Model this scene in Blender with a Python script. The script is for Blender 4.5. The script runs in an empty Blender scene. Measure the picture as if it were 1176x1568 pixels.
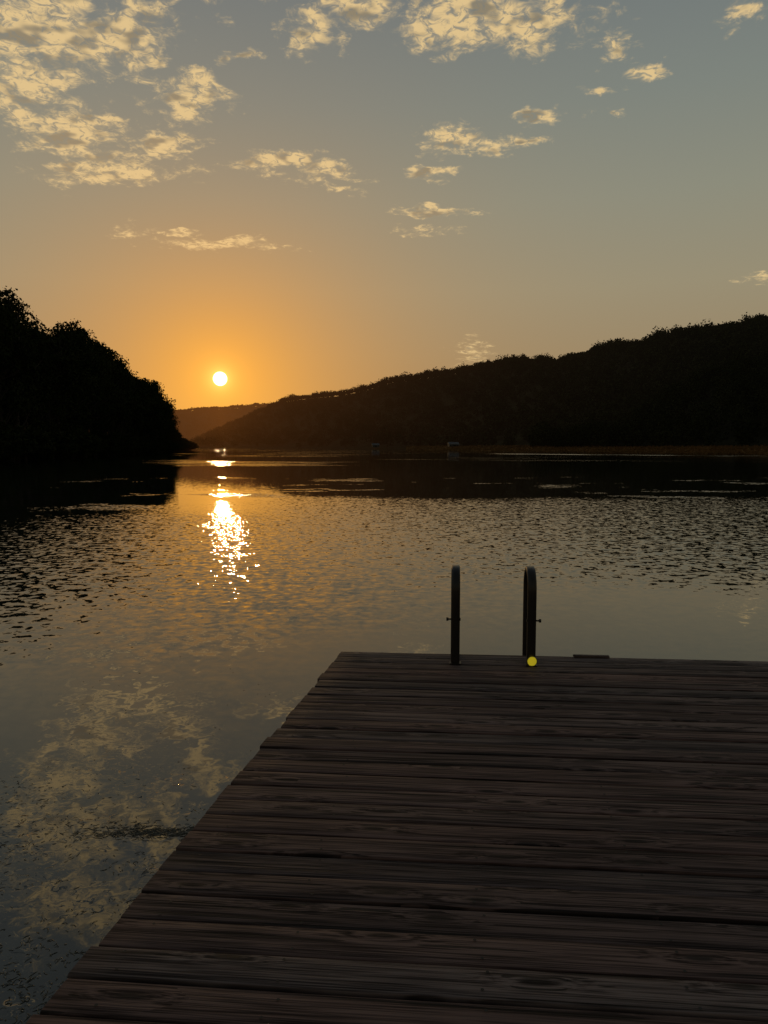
import bpy, math, numpy as np
from mathutils import Vector
rng=np.random.default_rng(7)
S=bpy.context.scene
S.view_settings.view_transform='Standard'; S.view_settings.look='None'; S.view_settings.exposure=0
F=1132.0; PITCH=math.radians(5.0); CAMZ=2.05; DOCKZ=0.45
cp,sp=math.cos(PITCH),math.sin(PITCH)
def tan_of(u,v):
    dx=(u-588)/F; dy=-(v-784)/F
    fy=cp+dy*sp; fz=-sp+dy*cp
    return dx/fy, fz/fy
def lin(r,g,b):
    f=lambda c:(c/255/12.92 if c/255<=.04045 else ((c/255+.055)/1.055)**2.4)
    return (f(r),f(g),f(b),1)
SUNA,SUNB=tan_of(337,580)
sd=Vector((SUNA,1,SUNB)).normalized()
# ---------------------------------------------------------------- helpers
class NT:
    def __init__(s,tree): s.t=tree; s.n=tree.nodes; s.l=tree.links
    def put(s,sock,v):
        if isinstance(v,bpy.types.NodeSocket): s.l.new(v,sock)
        elif v is not None:
            try: sock.default_value=v
            except Exception: sock.default_value=tuple(v)[:len(sock.default_value)]
    def m(s,op,a,b=None,c=None,clamp=False):
        n=s.n.new('ShaderNodeMath'); n.operation=op; n.use_clamp=clamp
        for i,v in enumerate((a,b,c)):
            if v is not None: s.put(n.inputs[i],v)
        return n.outputs[0]
    def v(s,op,a,b=None,scale=None):
        n=s.n.new('ShaderNodeVectorMath'); n.operation=op
        s.put(n.inputs[0],a)
        if b is not None: s.put(n.inputs[1],b)
        if scale is not None: s.put(n.inputs['Scale'],scale)
        return n.outputs['Value'] if op in('DOT_PRODUCT','LENGTH','DISTANCE') else n.outputs[0]
    def sep(s,a):
        n=s.n.new('ShaderNodeSeparateXYZ'); s.put(n.inputs[0],a); return n.outputs
    def comb(s,x,y,z):
        n=s.n.new('ShaderNodeCombineXYZ')
        for i,q in enumerate((x,y,z)): s.put(n.inputs[i],q)
        return n.outputs[0]
    def noise(s,vec,scale=1,detail=4,rough=.55,dist=0,lac=2,dim='3D'):
        n=s.n.new('ShaderNodeTexNoise'); n.noise_dimensions=dim; s.put(n.inputs['Vector'],vec)
        n.inputs['Scale'].default_value=scale;n.inputs['Detail'].default_value=detail
        n.inputs['Roughness'].default_value=rough;n.inputs['Distortion'].default_value=dist
        n.inputs['Lacunarity'].default_value=lac
        return n.outputs
    def mix(s,f,a,b,mode='MIX'):
        n=s.n.new('ShaderNodeMix'); n.data_type='RGBA'; n.blend_type=mode
        s.put(n.inputs[0],f); s.put(n.inputs[6],a); s.put(n.inputs[7],b)
        return n.outputs[2]
    def rng(s,v,a,b,c=0,d=1,smooth=True):
        n=s.n.new('ShaderNodeMapRange'); n.interpolation_type='SMOOTHSTEP' if smooth else 'LINEAR'
        s.put(n.inputs[0],v)
        for i,q in enumerate((a,b,c,d)): s.put(n.inputs[i+1],q)
        return n.outputs[0]
    def ramp(s,f,stops):
        n=s.n.new('ShaderNodeValToRGB'); s.put(n.inputs[0],f); e=n.color_ramp.elements
        e[0].position=stops[0][0]; e[0].color=stops[0][1]
        e[1].position=stops[-1][0]; e[1].color=stops[-1][1]
        for p,c in stops[1:-1]:
            q=e.new(p); q.color=c
        return n.outputs[0]
def newmat(name):
    m=bpy.data.materials.new(name); m.use_nodes=True
    m.cycles.emission_sampling='NONE'
    t=NT(m.node_tree); b=m.node_tree.nodes['Principled BSDF']
    return m,t,b
def link(o,parent=None):
    S.collection.objects.link(o)
    if parent: o.parent=parent
    return o
def empty(name,loc=(0,0,0)):
    e=bpy.data.objects.new(name,None); e.location=loc; return link(e)
def mesh_np(name,verts,faces,mat,smooth=False,attr=None):
    verts=np.asarray(verts,dtype=np.float32); faces=np.asarray(faces,dtype=np.int32)
    me=bpy.data.meshes.new(name); k=faces.shape[1]
    me.vertices.add(len(verts)); me.vertices.foreach_set('co',verts.ravel())
    me.loops.add(faces.size); me.loops.foreach_set('vertex_index',faces.ravel())
    me.polygons.add(len(faces)); me.polygons.foreach_set('loop_start',np.arange(0,faces.size,k,dtype=np.int32))
    me.polygons.foreach_set('loop_total',np.full(len(faces),k,dtype=np.int32))
    if smooth: me.polygons.foreach_set('use_smooth',np.ones(len(faces),dtype=bool))
    if attr is not None:
        a=me.attributes.new('rnd','FLOAT','POINT'); a.data.foreach_set('value',np.asarray(attr,dtype=np.float32))
    me.update(calc_edges=True); me.validate()
    me.materials.append(mat)
    return me
def quads(cent,size,aspect=1.0,rg=rng,upbias=0):
    n=len(cent)
    a=rg.normal(size=(n,3)); a/=np.linalg.norm(a,axis=1)[:,None]
    b=rg.normal(size=(n,3)); b=np.cross(a,b); b/=np.linalg.norm(b,axis=1)[:,None]
    size=np.broadcast_to(np.asarray(size),(n,))[:,None]*.5
    A=a*size; B=b*size*aspect
    v=np.stack([cent-A,cent-B*.9+A*.1,cent+A,cent+B*.9+A*.1],axis=1).reshape(-1,3)
    f=np.arange(4*n).reshape(-1,4)
    return v,f
def grid_faces(nu,nv):
    i,j=np.meshgrid(np.arange(nu-1),np.arange(nv-1),indexing='ij')
    a=(i*nv+j).ravel()
    return np.stack([a,a+nv,a+nv+1,a+1],axis=1)
def tube(pts,radii,seg=8,sx=1.0):
    pts=np.asarray(pts,float); n=len(pts); V=[]
    for i in range(n):
        t=pts[min(i+1,n-1)]-pts[max(i-1,0)]; t/=np.linalg.norm(t)
        r=np.array([1,0,0.]) if abs(t[0])<.9 else np.array([0,1.,0])
        s=r-t*np.dot(r,t); s/=np.linalg.norm(s); q=np.cross(t,s)
        for k in range(seg):
            an=2*math.pi*k/seg
            V.append(pts[i]+radii[i]*(sx*math.cos(an)*s+math.sin(an)*q))
    Fc=[]
    for i in range(n-1):
        for k in range(seg):
            Fc.append((i*seg+k,i*seg+(k+1)%seg,(i+1)*seg+(k+1)%seg,(i+1)*seg+k))
    return np.array(V),np.array(Fc)
def join(parts):
    V=[];Fc=[];o=0
    for v,f in parts:
        V.append(v);Fc.append(f+o);o+=len(v)
    return np.concatenate(V),np.concatenate(Fc)
def vnoise(x,seed,oct=4):
    r=np.random.default_rng(seed); out=np.zeros_like(x,dtype=float); amp=1
    for o in range(oct):
        tab=r.uniform(-1,1,4096); xx=x*(2**o)+1000; i=np.floor(xx).astype(int); f=xx-i; f=f*f*(3-2*f)
        out+=amp*(tab[i%4096]*(1-f)+tab[(i+1)%4096]*f); amp*=.5
    return out
def box(name,size,loc,mat,parent=None,bev=.004,rot=(0,0,0)):
    import bmesh
    bm=bmesh.new(); bmesh.ops.create_cube(bm,size=1)
    bmesh.ops.scale(bm,vec=size,verts=bm.verts)
    if bev: bmesh.ops.bevel(bm,geom=bm.edges[:],offset=bev,segments=2,affect='EDGES')
    me=bpy.data.meshes.new(name); bm.to_mesh(me); bm.free(); me.materials.append(mat)
    o=bpy.data.objects.new(name,me); o.location=loc; o.rotation_euler=rot
    return link(o,parent)
# ---------------------------------------------------------------- world / sky
W=bpy.data.worlds.new("World"); S.world=W; W.use_nodes=True
W.cycles.sampling_method='NONE'
T=NT(W.node_tree); bg=W.node_tree.nodes['Background']
tc=W.node_tree.nodes.new('ShaderNodeTexCoord'); D=T.v('NORMALIZE',tc.outputs['Generated'])
x,y,z=T.sep(D)
base=T.ramp(T.m('MAXIMUM',z,0.0),[(0,lin(134,104,76)),(.05,lin(143,118,87)),(.12,lin(149,131,101)),(.2,lin(148,139,114)),(.3,lin(137,138,122)),(.4,lin(123,130,123)),(.5,lin(111,119,119)),(.7,lin(86,93,97)),(1,lin(64,72,80))])
dot=T.v('DOT_PRODUCT',D,tuple(sd)); ang=T.m('MULTIPLY',T.m('ARCCOSINE',T.m('MINIMUM',dot,1.0)),57.2958)
dz=T.m('MULTIPLY',T.m('SUBTRACT',z,sd.z),57.3*.65)
ange=T.m('SQRT',T.m('ADD',T.m('MULTIPLY',ang,ang),T.m('MULTIPLY',dz,dz)))
f1=T.m('EXPONENT',T.m('MULTIPLY',T.m('POWER',ange,1.1),-1/13.0))
col=T.mix(T.m('MULTIPLY',f1,.97),base,(.74,.30,.030,1))
back=T.rng(dot,-.6,.75,.38,1.0)
col=T.mix(1,col,T.comb(back,back,back),'MULTIPLY')
ya=T.m('MAXIMUM',y,.05)
a=T.m('DIVIDE',x,ya); b=T.m('DIVIDE',z,ya)
zz=T.m('ADD',T.m('MAXIMUM',z,0),.12)
P=T.comb(T.m('DIVIDE',x,zz),T.m('DIVIDE',y,zz),0)
warp=T.noise(P,7,3,.65,dim='2D')['Color']
w=T.sep(T.v('SUBTRACT',warp,(.5,.5,.5)))
a2=T.m('ADD',a,T.m('MULTIPLY',w[0],.09)); b2=T.m('ADD',b,T.m('MULTIPLY',w[1],.035))
AB=T.comb(a2,b2,0)
cl=[(60,48,110,52,1.15),(175,55,74,38,1.0),(50,130,66,44,.95),(222,92,30,12,.8),
(285,155,54,25,1.2),(302,118,28,10,.9),(115,207,72,24,1.25),(170,264,100,14,1.3),(250,222,52,12,1.15),(165,236,50,18,.8),(150,183,44,7,.9),
(430,247,66,12,1.15),(500,262,48,15,1.05),(530,294,26,5,.85),
(345,373,88,8,1.2),(275,355,30,4,1.05),(200,355,28,7,.6),
(668,324,64,5,1.2),(645,352,42,6,.9),
(700,214,52,16,1.1),(660,262,38,7,1.1),(755,222,32,11,.95),(805,213,26,8,.85),(837,182,28,8,1.1),
(475,45,52,20,.95),(560,14,70,20,1),
(700,28,84,30,1.1),(810,30,88,28,1.05),(655,58,36,13,.95),
(945,68,24,15,.75),(980,108,36,10,1.1),(912,140,22,4,.8),(1145,15,20,18,.75),(1165,425,32,6,.7),
(725,540,22,18,.7),(370,90,24,7,.85),(930,176,24,4,.75),(215,16,62,18,.9),
(300,-60,160,35,.8),(60,-110,180,45,.9),(800,-120,200,40,.8)]
mask=None
for (cx,cy,rx,ry,wt) in cl:
    a0,b0=tan_of(cx,cy); ra=rx*1.35/F; rb=ry*1.45/F*(1+b0*b0)
    n=W.node_tree.nodes.new('ShaderNodeMapping'); T.put(n.inputs['Vector'],AB)
    n.inputs['Scale'].default_value=(1/ra,1/rb,1); n.inputs['Location'].default_value=(-a0/ra,-b0/rb,0)
    q=T.m('MULTIPLY_ADD',T.v('LENGTH',n.outputs[0]),-wt,wt)
    mask=q if mask is None else T.m('MAXIMUM',mask,q)
mask=T.m('MULTIPLY',T.m('MAXIMUM',mask,-.6),T.rng(y,.05,.2))
n1=T.noise(P,15,4,.68,.3,dim='2D')['Fac']; n2=T.noise(P,40,3,.65,.7,dim='2D')['Fac']
env=T.rng(T.m('ADD',mask,T.m('MULTIPLY',T.m('SUBTRACT',n1,.5),2.2)),.05,.95)
puff=T.rng(T.m('ADD',n2,T.m('MULTIPLY',env,.10)),.40,.66)
dens=T.m('MULTIPLY',env,T.m('ADD',.22,T.m('MULTIPLY',puff,.95)),None,True)
thick=T.rng(T.noise(T.v('ADD',P,(.013,.02,0)),13,2,dim='2D')['Fac'],.47,.66)
ccol=T.mix(T.m('MULTIPLY',thick,T.rng(mask,.2,.7)),lin(226,196,140),lin(138,128,106))
ccol=T.mix(T.m('MULTIPLY',f1,.75),ccol,(1.0,.5,.14,1))
lowc=T.rng(b,.05,.16,.45,.92)
col=T.mix(T.m('MULTIPLY',dens,lowc),col,ccol)
g2=T.m('EXPONENT',T.m('MULTIPLY',ang,-1/3.0)); col=T.mix(T.m('MULTIPLY',g2,.85),col,(1.12,.46,.04,1))
g3=T.m('EXPONENT',T.m('MULTIPLY',ang,-1/.5)); col=T.mix(g3,col,(2.5,1.2,.25,1))
disc=T.rng(ang,.55,.42); col=T.mix(disc,col,(9,6.5,3.2,1))
sky=W.node_tree.nodes.new('ShaderNodeTexSky'); sky.sky_type='NISHITA'; sky.sun_disc=False
sky.sun_elevation=math.asin(sd.z); sky.sun_rotation=math.atan2(sd.x,sd.y)
col=T.mix(1,col,T.mix(1,sky.outputs[0],(.003,.003,.003,1),'MULTIPLY'),'ADD')
T.put(bg.inputs[0],col); bg.inputs[1].default_value=1.0
# ---------------------------------------------------------------- sun
L=bpy.data.lights.new('sun','SUN'); L.energy=.07; L.angle=math.radians(.6); L.color=(1,.62,.27)
so=link(bpy.data.objects.new('sun',L)); so.rotation_euler=(-sd).to_track_quat('-Z','Y').to_euler(); so.location=(0,0,50)
# ---------------------------------------------------------------- camera
cam=bpy.data.cameras.new('camera'); co=link(bpy.data.objects.new('camera',cam)); S.camera=co
co.location=(0,0,CAMZ); co.rotation_euler=(math.radians(90)-PITCH,0,0)
cam.sensor_width=36; cam.lens=F/1568*36; cam.clip_end=30000; cam.clip_start=.05
# ---------------------------------------------------------------- water
wm,t,bs=newmat('water')
geo=wm.node_tree.nodes.new('ShaderNodeNewGeometry'); pos=geo.outputs['Position']; px,py,pz=t.sep(pos)
wob=t.noise(t.comb(t.m('MULTIPLY',px,.07),t.m('MULTIPLY',py,.12),0),1,3,dim='2D')['Fac']
yy=t.m('ADD',py,t.m('MULTIPLY',t.m('SUBTRACT',wob,.5),12))
near=t.rng(yy,6.5,11.5); far=t.rng(t.m('SUBTRACT',yy,t.m('MULTIPLY',px,.25)),31,22)
band=t.m('MULTIPLY',near,far)
right=t.rng(px,-13,-5,.35,.8)
band=t.m('MULTIPLY',band,right)
st=t.noise(t.comb(t.m('MULTIPLY',px,.13),t.m('MULTIPLY',py,.30),3),1,4,.6)['Fac']
streak=t.m('MULTIPLY',t.rng(st,.56,.66),t.rng(yy,20,28,0,1.2))
streak=t.m('MULTIPLY',streak,t.rng(py,60,42))
st2=t.noise(t.comb(t.m('MULTIPLY',px,.02),t.m('MULTIPLY',py,.05),9),1,4,.6,dim='2D')['Fac']
wl=t.m('SUBTRACT',py,t.m('SUBTRACT',290,t.m('MULTIPLY',px,1.15)))
wline=t.m('MULTIPLY',t.m('MULTIPLY',t.rng(wl,-34,-18),t.rng(wl,0,-10)),t.rng(px,25,45))
wline=t.m('MULTIPLY',wline,t.rng(st2,.38,.48))
st2=t.m('MULTIPLY',t.rng(st2,.58,.64),t.rng(py,60,100,0,.7))
amp=t.m('ADD',t.m('MAXIMUM',t.m('MAXIMUM',band,streak),t.m('MAXIMUM',st2,wline)),.06)
wa=t.noise(t.comb(t.m('MULTIPLY',px,2.2),t.m('MULTIPLY',py,4.2),0),1,2,.6,.4,dim='2D')['Color']
wb=t.noise(t.comb(t.m('MULTIPLY',px,7.5),t.m('MULTIPLY',py,7.0),0),1,2,.6,.3,dim='2D')['Color']
wv=t.v('ADD',t.v('SCALE',t.v('SUBTRACT',wa,(.5,.5,.5)),scale=.17),t.v('SCALE',t.v('SUBTRACT',wb,(.5,.5,.5)),scale=.27))
wx,wy,_=t.sep(wv)
nx=t.m('MULTIPLY',t.m('MULTIPLY',wx,2.6),amp); ny=t.m('MULTIPLY',t.m('SUBTRACT',wy,.020),amp)
ny=t.m('SUBTRACT',ny,t.m('ADD',t.m('MULTIPLY',wline,.10),t.m('MULTIPLY',streak,.012)))
fl=t.noise(t.comb(px,t.m('MULTIPLY',py,1.6),0),1.3,3,.6,dim='2D')['Fac']
fz_=t.noise(t.comb(t.m('MULTIPLY',px,16),t.m('MULTIPLY',py,30),0),1,3,.7,1.2,dim='2D')
fmask=t.m('MULTIPLY',t.m('MULTIPLY',t.rng(fl,.40,.58),t.rng(fz_['Fac'],.55,.63)),t.m('MULTIPLY',t.rng(py,5.2,3.9),t.rng(px,-.4,-.9)))
fc=t.sep(t.v('SUBTRACT',fz_['Color'],(.5,.5,.5)))
nx=t.m('ADD',nx,t.m('MULTIPLY',t.m('MULTIPLY',fc[1],1.6),fmask)); ny=t.m('ADD',ny,t.m('MULTIPLY',t.m('MULTIPLY',fc[2],1.6),fmask))
nrm=t.v('NORMALIZE',t.comb(nx,ny,1.0))
t.put(bs.inputs['Normal'],nrm)
bs.inputs['Base Color'].default_value=(.020,.023,.017,1); bs.inputs['Roughness'].default_value=.012; bs.inputs['IOR'].default_value=1.72
R=9000
me=mesh_np('lake_water',[(-R,-200,0),(R,-200,0),(R,12000,0),(-R,12000,0)],[(0,1,2,3)],wm)
link(bpy.data.objects.new('lake_water',me))
# ---------------------------------------------------------------- forest / terrain material with haze light painted in as emission, orange sunward (world-position based)
def forest_mat(name,c1,c2,hz=1.0):
    m,t,bs=newmat(name)
    geo=m.node_tree.nodes.new('ShaderNodeNewGeometry'); pos=geo.outputs['Position']; px,py,pz=t.sep(pos)
    n=t.noise(pos,.05,2,.6)['Fac']
    c=t.mix(t.rng(n,.35,.65),c1,c2)
    t.put(bs.inputs['Base Color'],c); bs.inputs['Roughness'].default_value=.9
    bs.inputs['Specular IOR Level'].default_value=0
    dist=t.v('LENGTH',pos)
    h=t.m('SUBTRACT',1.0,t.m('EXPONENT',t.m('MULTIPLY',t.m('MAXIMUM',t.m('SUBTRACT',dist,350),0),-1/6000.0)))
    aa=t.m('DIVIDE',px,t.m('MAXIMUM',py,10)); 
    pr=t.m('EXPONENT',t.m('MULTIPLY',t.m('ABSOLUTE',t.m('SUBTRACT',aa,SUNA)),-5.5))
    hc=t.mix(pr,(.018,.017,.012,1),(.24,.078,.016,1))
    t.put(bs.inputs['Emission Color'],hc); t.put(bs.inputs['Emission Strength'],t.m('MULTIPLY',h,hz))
    return m
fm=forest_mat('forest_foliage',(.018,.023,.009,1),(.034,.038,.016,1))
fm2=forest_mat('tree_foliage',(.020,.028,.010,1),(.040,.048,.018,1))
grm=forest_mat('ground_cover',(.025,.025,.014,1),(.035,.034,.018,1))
barkm,t,bs=newmat('bark'); t.put(bs.inputs['Base Color'],t.mix(t.noise(None,9,2)['Fac'],(.03,.022,.016,1),(.07,.055,.04,1))); bs.inputs['Roughness'].default_value=.9
def interp(a,tab):
    xs=[q[0] for q in tab]; ys=[q[1] for q in tab]; return np.interp(a,xs,ys)
def profile(pts): return sorted([tan_of(u,v) for u,v in pts])
def hill(name,prof,shore,ridge,amin,amax,ntree,tsize,treeh,leaf,nl,seed,na=260,foot=0.6,rough=1.0):
    rg=np.random.default_rng(seed)
    A=np.linspace(amin,amax,na); nt=40; tt=np.linspace(0,1.35,nt)
    def surf(a,tv):
        Ds=interp(a,shore); Dr=interp(a,ridge); e=interp(a,prof)
        H=np.maximum(e*Dr+CAMZ-treeh*.8,1.0)
        d=Ds+(Dr-Ds)*tv
        s=np.clip(tv,0,1); g=s*s*(3-2*s); g=.25*s+.75*g
        back=np.clip(tv-1,0,1); g=g-back*.5
        bump=vnoise(a*14+tv*3,seed,3)*H*.05*np.sin(np.pi*np.clip(tv,0,1))
        return a*d,d,foot+H*g+bump*(tv<1)
    AA,TT=np.meshgrid(A,tt,indexing='ij')
    X,Y,Z=surf(AA.ravel(),TT.ravel()); Z=Z.copy(); Z[TT.ravel()==0]=-.5
    V=np.stack([X,Y,Z],1)
    e=empty(name)
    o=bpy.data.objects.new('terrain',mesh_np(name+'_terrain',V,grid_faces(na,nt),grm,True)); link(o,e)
    ta=rg.uniform(amin,amax,ntree); tv=rg.uniform(0.0,1.0,ntree)**.8
    k=ntree//3; tv[:k]=rg.normal(1.0,.012,k)
    X,Y,Z=surf(ta,tv)
    sc=1+rough*.22*vnoise(ta*70,seed+1,2)
    hh=treeh*rg.uniform(.55,1.25,ntree)*sc
    tall=rg.random(ntree)<.06; hh[tall]*=1.3
    sz=tsize*rg.uniform(.7,1.3,ntree)*np.sqrt(hh/treeh)
    dd=rg.normal(size=(ntree,nl,3)); dd/=np.linalg.norm(dd,axis=2)[:,:,None]
    rr=rg.uniform(.5,1.0,(ntree,nl,1)); dd=dd*rr
    C=np.stack([X,Y,Z],1)[:,None,:]+dd*np.stack([sz,sz,hh*.42],1)[:,None,:]
    C[:,:,2]+=(hh*.55)[:,None]
    v,f=quads(C.reshape(-1,3),leaf*rg.uniform(.6,1.4,ntree*nl),.8,rg)
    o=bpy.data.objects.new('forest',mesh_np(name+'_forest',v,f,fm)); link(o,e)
    return e
main=profile([(240,700),(285,684),(310,668),(345,650),(385,634),(400,626),(430,611),(460,606),(520,600),(560,592),(600,580),(650,573),(700,565),(740,557),(800,549),(862,553),(880,544),(930,530),(1000,521),(1050,508),(1100,500),(1176,492),(1400,470),(1900,440)])
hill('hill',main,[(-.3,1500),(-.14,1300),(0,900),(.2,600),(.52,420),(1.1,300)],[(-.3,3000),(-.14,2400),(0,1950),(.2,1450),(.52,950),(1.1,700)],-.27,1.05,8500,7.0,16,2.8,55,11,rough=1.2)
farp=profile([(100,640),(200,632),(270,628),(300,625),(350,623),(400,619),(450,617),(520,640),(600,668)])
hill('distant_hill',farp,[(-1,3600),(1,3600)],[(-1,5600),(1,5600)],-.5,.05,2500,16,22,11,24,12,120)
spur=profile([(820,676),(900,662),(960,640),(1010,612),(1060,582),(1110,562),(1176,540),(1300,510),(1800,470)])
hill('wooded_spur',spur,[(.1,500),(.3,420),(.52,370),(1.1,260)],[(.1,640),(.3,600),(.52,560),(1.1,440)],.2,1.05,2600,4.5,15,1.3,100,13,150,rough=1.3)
# ---------------------------------------------------------------- left bank with trees
bank_shore=[(-3.0,18),(-1.6,34),(-1.2,46),(-.8,72),(-.52,115),(-.45,140),(-.4,170),(-.35,220),(-.31,285),(-.29,340),(-.278,400),(-.26,520)]
A=np.concatenate([np.linspace(-3,-.6,60),np.linspace(-.59,-.26,90)])
Dsh=interp(A,bank_shore); rows=[]
for kk,(off,zz_) in enumerate([(0,-.4),(1.5,.5),(8,1.6),(30,4),(80,8),(160,10)]):
    taper=np.clip((-.26-A)/.06,0.02,1)
    rows.append(np.stack([A*Dsh-off*taper,Dsh+off*.35*taper,np.full_like(A,zz_)*np.where(zz_>0,taper,1)],1))
V=np.stack(rows,1).reshape(-1,3)
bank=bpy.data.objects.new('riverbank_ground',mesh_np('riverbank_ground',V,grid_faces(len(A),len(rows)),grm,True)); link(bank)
def make_tree(name,H,cr,seed,nclump=46,nleaf=95,leaf=.5,low=.22):
    rg=np.random.default_rng(seed); parts=[]
    tr=[(0,0,-.5)]; p=np.array([0,0,0.]); rad=[H*.018]
    for i in range(6):
        p=p+np.array([rg.normal()*H*.012,rg.normal()*H*.012,H*.15]); tr.append(p.copy()); rad.append(H*.017*(1-(i+1)/7.5))
    tr=np.array(tr); parts.append(tube(tr,rad,7))
    cl=[]
    while len(cl)<nclump:
        d=rg.uniform(-1,1,3)
        if np.linalg.norm(d)>1: continue
        zc=.5+.5*d[2]; prof=math.sin(math.pi*min(max(zc,.02),.98)**.75)**.6
        c=np.array([d[0]*cr*prof*1.1,d[1]*cr*prof*1.1,H*(low+(1-low)*zc*.97)]); cl.append(c)
    leaves=[]
    for c in cl:
        j=min(int(c[2]/H*6),5); s=tr[max(j,1)]; mid=(s+c)/2+np.array([0,0,-.03*H*rg.random()])
        parts.append(tube([s,mid,c],[H*.006,H*.004,H*.0015],5))
        r=cr*rg.uniform(.16,.34); m=int(nleaf*rg.uniform(.6,1.3))
        q=rg.normal(size=(m,3)); ln=np.linalg.norm(q,axis=1)[:,None]; q=q/ln*np.minimum(ln,1.9)
        q=q*np.array([r*.62,r*.62,r*.42]); leaves.append(c+q)
    lv,lf=quads(np.concatenate(leaves),leaf*rg.uniform(.5,1.3,sum(len(q) for q in leaves)),.7,rg)
    tv,tf=join(parts); V,Fc=join([(tv,tf),(lv,lf)])
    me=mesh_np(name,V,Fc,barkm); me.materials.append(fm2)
    mi=np.zeros(len(Fc),dtype=np.int32); mi[len(tf):]=1; me.polygons.foreach_set('material_index',mi)
    return me
variants=[make_tree('tree_mesh',20,r,s,44,95,.46) for r,s in ((5.0,21),(6,22),(4.2,23),(5.6,24),(4.8,25))]
bushes=[make_tree('bush_mesh',6,3.4,s,26,90,.42,.02) for s in (31,32,33)]
treeline=empty('treeline')
sil=profile([(-400,440),(-150,430),(-30,440),(0,450),(22,456),(40,480),(48,506),(80,516),(95,498),(118,501),(128,516),(150,534),(180,542),(188,568),(210,578),(232,580),(244,594),(252,622),(258,646),(270,655),(282,670),(320,676),(345,685)])
def putt(me,x,y,z,s,sx=1,kind='tree'):
    o=bpy.data.objects.new(kind,me); o.location=(x,y,z); o.scale=(s*sx,s*sx,s); o.rotation_euler=(0,0,rng.uniform(0,6.28)); link(o,treeline)
for (row,off) in enumerate((1.5,7,14,24)):
    a_=-3.0
    while a_<-.268:
        Dd=float(interp(a_,bank_shore))
        taper=min(max((-.275-a_)/.03,0),1) if row else 1
        if row==0 or taper>.15:
            X=a_*Dd-off*(taper if row else 1)+rng.normal()*.8; Y=Dd+off*.35+rng.normal()*1.5
            aa=X/max(Y,1)
            e=float(interp(aa,sil)); H=(e*Y+CAMZ)*(rng.uniform(.62,.88) if rng.random()<.6 else rng.uniform(.92,1.08))
            if aa<-.6: H=min(max(H,18),26)*rng.uniform(.8,1.05)
            zg=[.6,1.2,1.8,2.6][row]*taper; H=H-zg
            if H>2.2: putt(variants[rng.integers(5)] if H>9 else bushes[rng.integers(3)],X,Y,zg,H/(20 if H>9 else 6.2),rng.uniform(.75,1.1) if H>9 else rng.uniform(1,1.4))
        step=4.8 if row<2 else 6.5
        D2=float(interp(a_+.002,bank_shore)); ds=math.hypot((a_+.002)*D2-a_*Dd,D2-Dd)/.002
        a_+=step*rng.uniform(.7,1.3)/ds
a_=-2.6
while a_<-.261:
    Dd=float(interp(a_,bank_shore)); H=rng.uniform(3.5,7)
    e=float(interp(a_,sil)); H=min(H,max(e*Dd+CAMZ,1.5))
    putt(bushes[rng.integers(3)],a_*Dd+rng.uniform(-.5,1.2),Dd+rng.normal()*.5,.05,H/6.2,rng.uniform(1,1.5),'bush')
    D2=float(interp(a_+.002,bank_shore)); ds=math.hypot((a_+.002)*D2-a_*Dd,D2-Dd)/.002
    a_+=2.6*rng.uniform(.7,1.3)/ds
# ---------------------------------------------------------------- marsh vegetation on the right
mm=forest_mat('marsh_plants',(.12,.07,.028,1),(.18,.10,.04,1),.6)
mA=np.linspace(.03,1.1,160); mat_near=interp(mA,[(.03,600),(.1,430),(.25,300),(.4,240),(.52,205),(1.1,150)])*(1+.05*vnoise(mA*25,5,3)); mat_far=interp(mA,[(.03,850),(.2,600),(.52,425),(1.1,310)])
V=np.concatenate([np.stack([mA*mat_near,mat_near,np.full_like(mA,.05)],1)[:,None],np.stack([mA*mat_far,mat_far,np.full_like(mA,3.4)],1)[:,None]],1).reshape(-1,3)
e=empty('marsh_vegetation')
link(bpy.data.objects.new('mat',mesh_np('marsh_mat',V,grid_faces(len(mA),2),mm)),e)
n=14000; ra=rng.uniform(.03,1.1,n); q=rng.random(n)**1.3
dn=np.interp(ra,mA,mat_near); df=np.interp(ra,mA,mat_far); d=dn+(df-dn)*q
hh=rng.uniform(.15,.6,n)*(1+1.2*q); ww=rng.uniform(.2,.6,n)
z0=.05+3.35*q
B=np.stack([ra*d,d,z0],1); dx=np.stack([ww,rng.normal(size=n)*.3,np.zeros(n)],1); up=np.stack([rng.normal(size=n)*.2,np.zeros(n),hh],1)
V=np.stack([B-dx,B+dx,B+dx*.25+up,B-dx*.25+up],1).reshape(-1,3)
link(bpy.data.objects.new('grass',mesh_np('marsh_grass',V,np.arange(4*n).reshape(-1,4),mm)),e)
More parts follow.
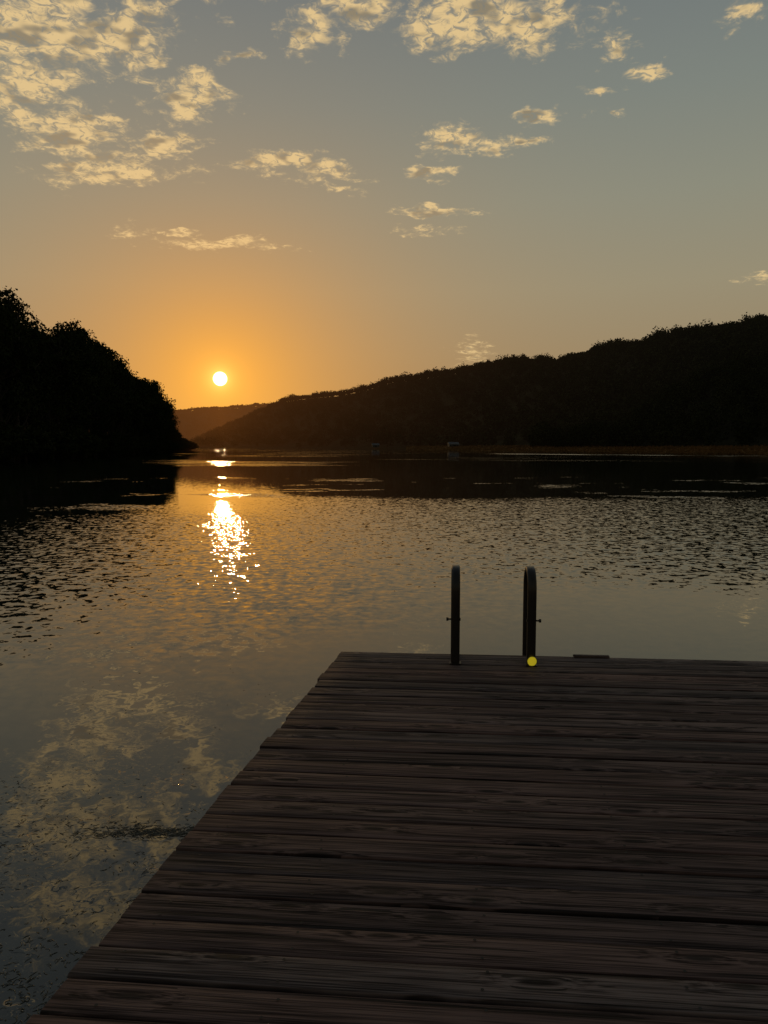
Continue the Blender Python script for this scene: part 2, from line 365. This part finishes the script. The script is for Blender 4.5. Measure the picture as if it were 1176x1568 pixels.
# ---------------------------------------------------------------- houses on the far shore
wallm,t,bs=newmat('painted_siding'); t.put(bs.inputs['Base Color'],t.mix(t.noise(None,3,2)['Fac'],(.08,.07,.06,1),(.12,.11,.09,1)))
roofm,t,bs=newmat('roof_shingle'); t.put(bs.inputs['Base Color'],t.mix(t.noise(None,5,2)['Fac'],(.06,.055,.05,1),(.10,.09,.08,1)))
glm,t,bs=newmat('window_glass'); bs.inputs['Base Color'].default_value=(.02,.02,.02,1); bs.inputs['Roughness'].default_value=.1
def house(u,D,w,h,rot):
    a_,_=tan_of(u,680); e=empty('house',(a_*D,D,2.2)); e.rotation_euler=(0,0,rot)
    box('walls',(w,7,h),(0,0,h/2),wallm,e,0)
    v=[(-w/2-.5,-4,h+.02),(w/2+.5,-4,h+.02),(w/2+.5,4,h+.02),(-w/2-.5,4,h+.02),(-w/2-.5,0,h+2.2),(w/2+.5,0,h+2.2)]
    me=bpy.data.meshes.new('roof'); me.from_pydata(v,[],[(0,1,5,4),(2,3,4,5),(0,4,3),(1,2,5),(0,3,2,1)]); me.materials.append(roofm)
    link(bpy.data.objects.new('roof',me),e)
    for i in range(4):
        box('window_%d'%(i+1),(w*.1,.06,1.1),(-w*.36+i*w*.24,-3.54,h*.55),glm,e,0)
    box('door',(1,.08,2.1),(w*.02,-3.55,1.05),glm,e,0)
house(694,690,9,2.6,.15); house(575,880,8,2.4,.1)
# ---------------------------------------------------------------- dock
dock=empty('wooden_dock',(0,0,0))
ANG=math.radians(-4.8)
def ground(u,v,z=DOCKZ):
    a_,b_=tan_of(u,v); yy=(z-CAMZ)/b_; return a_*yy,yy
P0=ground(524,997); P1=ground(58,1552)
ux=np.array([math.cos(ANG),math.sin(ANG)]); uy=np.array([-math.sin(ANG),math.cos(ANG)])
dlt=np.array(P1)-np.array(P0); skew=float(dlt@ux)/float(-(dlt@uy))
dock.location=(P0[0],P0[1],DOCKZ); dock.rotation_euler=(0,0,ANG)
wdm,t,bs=newmat('weathered_wood')
tcn=wdm.node_tree.nodes.new('ShaderNodeTexCoord'); at=wdm.node_tree.nodes.new('ShaderNodeAttribute'); at.attribute_name='rnd'
rn=at.outputs['Fac']; ox,oy,oz=t.sep(tcn.outputs['Object'])
xo=t.m('ADD',ox,t.m('MULTIPLY',rn,53.0))
vo=wdm.node_tree.nodes.new('ShaderNodeTexVoronoi'); vo.inputs['Scale'].default_value=1
vo.voronoi_dimensions='2D'
t.put(vo.inputs['Vector'],t.comb(t.m('MULTIPLY',xo,1.9),t.m('MULTIPLY',oy,7.5),0))
kd=vo.outputs['Distance']; kg=t.rng(t.sep(vo.outputs['Color'])[0],.45,.5)
kin=t.m('MULTIPLY',t.m('EXPONENT',t.m('MULTIPLY',t.m('MULTIPLY',kd,kd),-16.0)),kg)
zc=t.m('ADD',t.m('MULTIPLY',rn,17),t.m('MULTIPLY',kin,2.6))
g1=t.noise(t.comb(t.m('MULTIPLY',xo,.6),t.m('MULTIPLY',oy,30),zc),1,3,.62,.25)['Fac']
g2=t.noise(t.comb(t.m('MULTIPLY',xo,2.6),t.m('MULTIPLY',oy,170),zc),1,2,.6)['Fac']
g3=t.noise(t.comb(t.m('MULTIPLY',xo,.9),t.m('MULTIPLY',oy,4),0),1,3,.65,dim='2D')['Fac']
gr=t.m('ADD',t.m('MULTIPLY',g1,.45),t.m('MULTIPLY',g2,.55))
wn=wdm.node_tree.nodes.new('ShaderNodeTexWhiteNoise'); wn.noise_dimensions='1D'; t.put(wn.inputs['W'],t.m('MULTIPLY',rn,91))
pc=t.ramp(wn.outputs['Value'],[(0,(.070,.054,.053,1)),(.3,(.112,.069,.060,1)),(.6,(.092,.071,.067,1)),(.85,(.136,.080,.068,1)),(1,(.118,.096,.091,1))])
c=t.mix(t.rng(gr,.39,.59),t.mix(1,pc,(.30,.28,.28,1),'MULTIPLY'),t.mix(1,pc,(1.75,1.70,1.68,1),'MULTIPLY'))
c=t.mix(t.rng(g3,.42,.66,0,.55),c,t.mix(1,c,(.48,.48,.52,1),'MULTIPLY'))
crack=t.rng(t.noise(t.comb(t.m('MULTIPLY',xo,.8),t.m('MULTIPLY',oy,60),t.m('ADD',zc,4)),1,1)['Fac'],.64,.68)
c=t.mix(t.m('MULTIPLY',crack,.85),c,(.008,.007,.006,1))
kcore=t.m('MULTIPLY',t.rng(kd,.15,.05),kg)
c=t.mix(t.m('MULTIPLY',kcore,.9),c,(.012,.008,.007,1))
t.put(bs.inputs['Base Color'],c)
t.put(bs.inputs['Roughness'],t.rng(gr,.35,.65,.9,.62)); bs.inputs['Specular IOR Level'].default_value=.28
bp=wdm.node_tree.nodes.new('ShaderNodeBump'); bp.inputs['Strength'].default_value=1; bp.inputs['Distance'].default_value=.004
t.put(bp.inputs['Height'],t.m('SUBTRACT',gr,t.m('MULTIPLY',crack,.6))); t.put(bs.inputs['Normal'],bp.outputs[0])
PW=.1455; W_=.1375; TH=.038; parts=[]; att=[]; LEN=6.5
xs=np.linspace(0,1,40)
screws=[]
for i in range(50):
    s=i*PW+PW/2; rv=rng.random(); u0=skew*s+rng.normal()*.008
    wj=W_+rng.normal()*.0024; zj=rng.normal()*.0022; tilt=rng.normal()*.010; cup=-abs(rng.normal())*.0012
    prof=[(-.5,-TH),(-.5,-.006),(-.487,-.0018),(-.462,0),(-.2,0),(.2,0),(.462,0),(.487,-.0018),(.5,-.006),(.5,-TH)]
    ph=rng.uniform(0,50); sec=[]
    for q in xs:
        X=u0+q*(LEN-u0); wob=vnoise(np.array([X*.8+ph]),77,3)[0]*.0028; zb=vnoise(np.array([X*.6+ph+9]),78,2)[0]*.0018
        for (pyy,pzz) in prof:
            yv=pyy*wj
            sec.append((X-yv*skew*(1-q),-s+yv+wob,pzz+zj+zb+tilt*yv+cup*(abs(pyy)*2)**2))
    k=len(prof); f=[]
    for a_ in range(len(xs)-1):
        for b_ in range(k): f.append((a_*k+b_,(a_+1)*k+b_,(a_+1)*k+(b_+1)%k,a_*k+(b_+1)%k))
    for base_ in (0,(len(xs)-1)*k):
        for b_ in range(4):
            f.append((base_+b_,base_+b_+1,base_+8-b_,base_+9-b_) if base_==0 else (base_+9-b_,base_+8-b_,base_+b_+1,base_+b_))
    parts.append((np.array(sec),np.array(f))); att.append(np.full(len(sec),rv))
    for jx in (.10,.62,1.23,1.84,2.45,3.06,3.67,4.28,4.9):
        for sy in (-.3,.28):
            if rng.random()<.93: screws.append((u0*.9+jx+rng.normal()*.008 if jx==.10 else jx-.3+rng.normal()*.008,-s+sy*W_+rng.normal()*.006,zj+.0028))
V,Fc=join(parts)
link(bpy.data.objects.new('deck_boards',mesh_np('deck_boards',V,Fc,wdm,False,np.concatenate(att))),dock)
scm,t,bs=newmat('rusty_screw'); bs.inputs['Base Color'].default_value=(.008,.007,.006,1); bs.inputs['Metallic'].default_value=.0; bs.inputs['Roughness'].default_value=.6
sv=[];sf=[]
for (X,Y,Z) in screws:
    o=len(sv)
    for k in range(8): sv.append((X+.0056*math.cos(k*math.pi/4),Y+.0056*math.sin(k*math.pi/4),Z))
    sf.append((o,o+1,o+2,o+3)); sf.append((o,o+3,o+4,o+7)); sf.append((o+4,o+5,o+6,o+7))
link(bpy.data.objects.new('screws',mesh_np('screws',sv,sf,scm)),dock)
for i,sj in enumerate((.06,1.2,2.4,3.6,4.8,6.0,7.0)):
    box('joist_%d'%(i+1),(LEN-skew*sj-.1,.04,.18),((LEN+skew*sj)/2,-sj,-TH-.095),wdm,dock)
for i,(X,Y) in enumerate(((.5,-.4),(3,-.4),(5.8,-.4),(.2,-3.4),(3,-3.4),(5.8,-3.4))):
    v,f=tube([(X,Y,-TH-.19),(X,Y,-2.4)],[.09,.09],16); link(bpy.data.objects.new('post_%d'%(i+1),mesh_np('post',v,f,wdm,True)),dock)
box('edge_strip',(.27,.035,.014),(1.92,-.020,.0115),wdm,dock,.003)
# ---------------------------------------------------------------- ladder
lm,t,bs=newmat('dark_coated_metal')
t.put(bs.inputs['Base Color'],t.mix(t.noise(None,30,3)['Fac'],(.03,.028,.026,1),(.065,.06,.055,1))); bs.inputs['Metallic'].default_value=.6; bs.inputs['Roughness'].default_value=.38
gl=ground(697,1016); gr_=ground(813,1019)
lad=empty('dock_ladder',(gl[0],gl[1],DOCKZ)); lad.rotation_euler=(0,0,ANG)
wdt=math.hypot(gr_[0]-gl[0],gr_[1]-gl[1])
def rail(name,X):
    H=.695; Rr=.15; pts=[(X,0,.003)]
    for q in np.linspace(.05,H-Rr,8): pts.append((X,0,q))
    for an in np.linspace(0,math.pi,17)[1:]: pts.append((X,Rr-Rr*math.cos(an),H-Rr+Rr*math.sin(an)))
    for q in np.linspace(.3,-1.3,8): pts.append((X,2*Rr,q))
    n=len(pts); hw=.032; ht=.017; V=[]
    pr=[(-1,-.5),(-.8,-1),(.8,-1),(1,-.5),(1,.5),(.8,1),(-.8,1),(-1,.5)]
    pts=np.array(pts)
    for i in range(n):
        tg=pts[min(i+1,n-1)]-pts[max(i-1,0)]; tg/=np.linalg.norm(tg); q=np.cross(tg,[1,0,0])
        for (s1,s2) in pr: V.append(pts[i]+np.array([1,0,0])*s1*hw+q*s2*ht)
    Fc=[(i*8+k,i*8+(k+1)%8,(i+1)*8+(k+1)%8,(i+1)*8+k) for i in range(n-1) for k in range(8)]
    link(bpy.data.objects.new(name,mesh_np(name,V,Fc,lm,False)),lad)
    box(name+'_foot_plate',(.085,.075,.008),(X,0,.006),lm,lad,.002)
rail('left_rail',0); rail('right_rail',wdt)
def rod(name,p,q,r,mat,par,seg=14):
    v,f=tube([p,q],[r,r],seg); n=len(v); c=np.array([p,q]); V=np.concatenate([v,c])
    fs=f.tolist()
    me=bpy.data.meshes.new(name); 
    me.from_pydata(V.tolist(),[],fs+[(n,(k+1)%seg,k) for k in range(seg)]+[(n+1,seg+k,seg+(k+1)%seg) for k in range(seg)]); me.materials.append(mat)
    return link(bpy.data.objects.new(name,me),par)
for nm,X,sg in (('left',0,-1),('right',wdt,1)):
    rod(nm+'_bolt',(X-sg*.035,0,.335),(X+sg*.062,0,.335),.006,lm,lad)
    rod(nm+'_knob',(X+sg*.052,0,.335),(X+sg*.068,0,.335),.013,lm,lad)
    rod(nm+'_bolt_head',(X-sg*.032,0,.335),(X-sg*.037,0,.335),.011,lm,lad)
for i,zz_ in enumerate((-.25,-.55,-.85,-1.15)):
    box('rung_%d'%(i+1),(wdt-.06,.08,.03),(wdt/2,.3,zz_),lm,lad,.006)
ym,t,bs=newmat('yellow_reflector'); bs.inputs['Base Color'].default_value=(.75,.62,.03,1); bs.inputs['Roughness'].default_value=.3
bs.inputs['Emission Color'].default_value=(.75,.62,.03,1); bs.inputs['Emission Strength'].default_value=.3  # painted glow: slight emission on a passive reflector, not a lamp
ref=empty('reflector',(gr_[0],gr_[1]-.03,DOCKZ+.042))
rod('disc',(0,0,0),(0,-.008,0),.036,ym,ref,32)
hv=[];hf=[]
for i in range(-4,5):
    for j in range(-4,5):
        X=(i+.5*(j%2))*.0092; Z=j*.008
        if math.hypot(X,Z)>.031: continue
        o=len(hv)
        for k in range(6): hv.append((X+.0041*math.cos(k*math.pi/3+math.pi/6),-.0085,Z+.0041*math.sin(k*math.pi/3+math.pi/6)))
        hv.append((X,-.0125,Z))
        for k in range(6): hf.append((o+k,o+(k+1)%6,o+6))
me=bpy.data.meshes.new('honeycomb'); me.from_pydata(hv,[],hf); me.materials.append(ym); link(bpy.data.objects.new('honeycomb',me),ref)
v,f=tube([(.036*math.cos(k*math.pi/16),-.006,.036*math.sin(k*math.pi/16)) for k in range(33)],[.003]*33,6)
link(bpy.data.objects.new('rim',mesh_np('rim',v,f,lm)),ref)
# ---------------------------------------------------------------- floating weeds
fw,t,bs=newmat('floating_weed'); t.put(bs.inputs['Base Color'],t.mix(t.noise(None,6,2)['Fac'],(.04,.04,.024,1),(.12,.11,.06,1))); bs.inputs['Roughness'].default_value=.2; bs.inputs['Specular IOR Level'].default_value=.8
parts=[]
def weed(cx,cy,n,spread,lmin,lmax,dirn=None):
    for _ in range(n):
        X=cx+rng.normal()*spread[0]; Y=cy+rng.normal()*spread[1]
        an=rng.uniform(0,math.pi) if dirn is None else rng.normal(dirn,.5)
        Lh=rng.uniform(lmin,lmax); k=5; cur=rng.normal()*.9; pts=[];p=np.array([X,Y]); 
        for i in range(k):
            pts.append((p[0],p[1],.0005+.003*math.sin(math.pi*i/(k-1))*rng.random())); p=p+Lh/k*np.array([math.cos(an),math.sin(an)]); an+=cur/k*2
        r=rng.uniform(.0006,.0015); parts.append(tube(pts,[r*.4,r,r,r,r*.3],4,1.4))
wx0,wy0=ground(245,1275,0); weed(wx0,wy0,420,(.13,.030),.015,.07,.1); weed(wx0-.25,wy0+.02,160,(.15,.05),.015,.06,.1)
for _ in range(170):
    uu=rng.uniform(-40,330); vv=rng.uniform(1195,1600)
    if uu>330-(vv-1195)*.75+60: continue
    X,Y=ground(uu,vv,0); weed(X,Y,int(rng.integers(2,12)),(.09,.04),.008,.05)
for _ in range(40):
    X,Y=ground(rng.uniform(100,440),rng.uniform(960,1200),0); weed(X,Y,int(rng.integers(1,3)),(.15,.1),.01,.03)
V,Fc=join(parts)
link(bpy.data.objects.new('floating_weeds',mesh_np('floating_weeds',V,Fc,fw,True)))
print('done',len(S.objects))
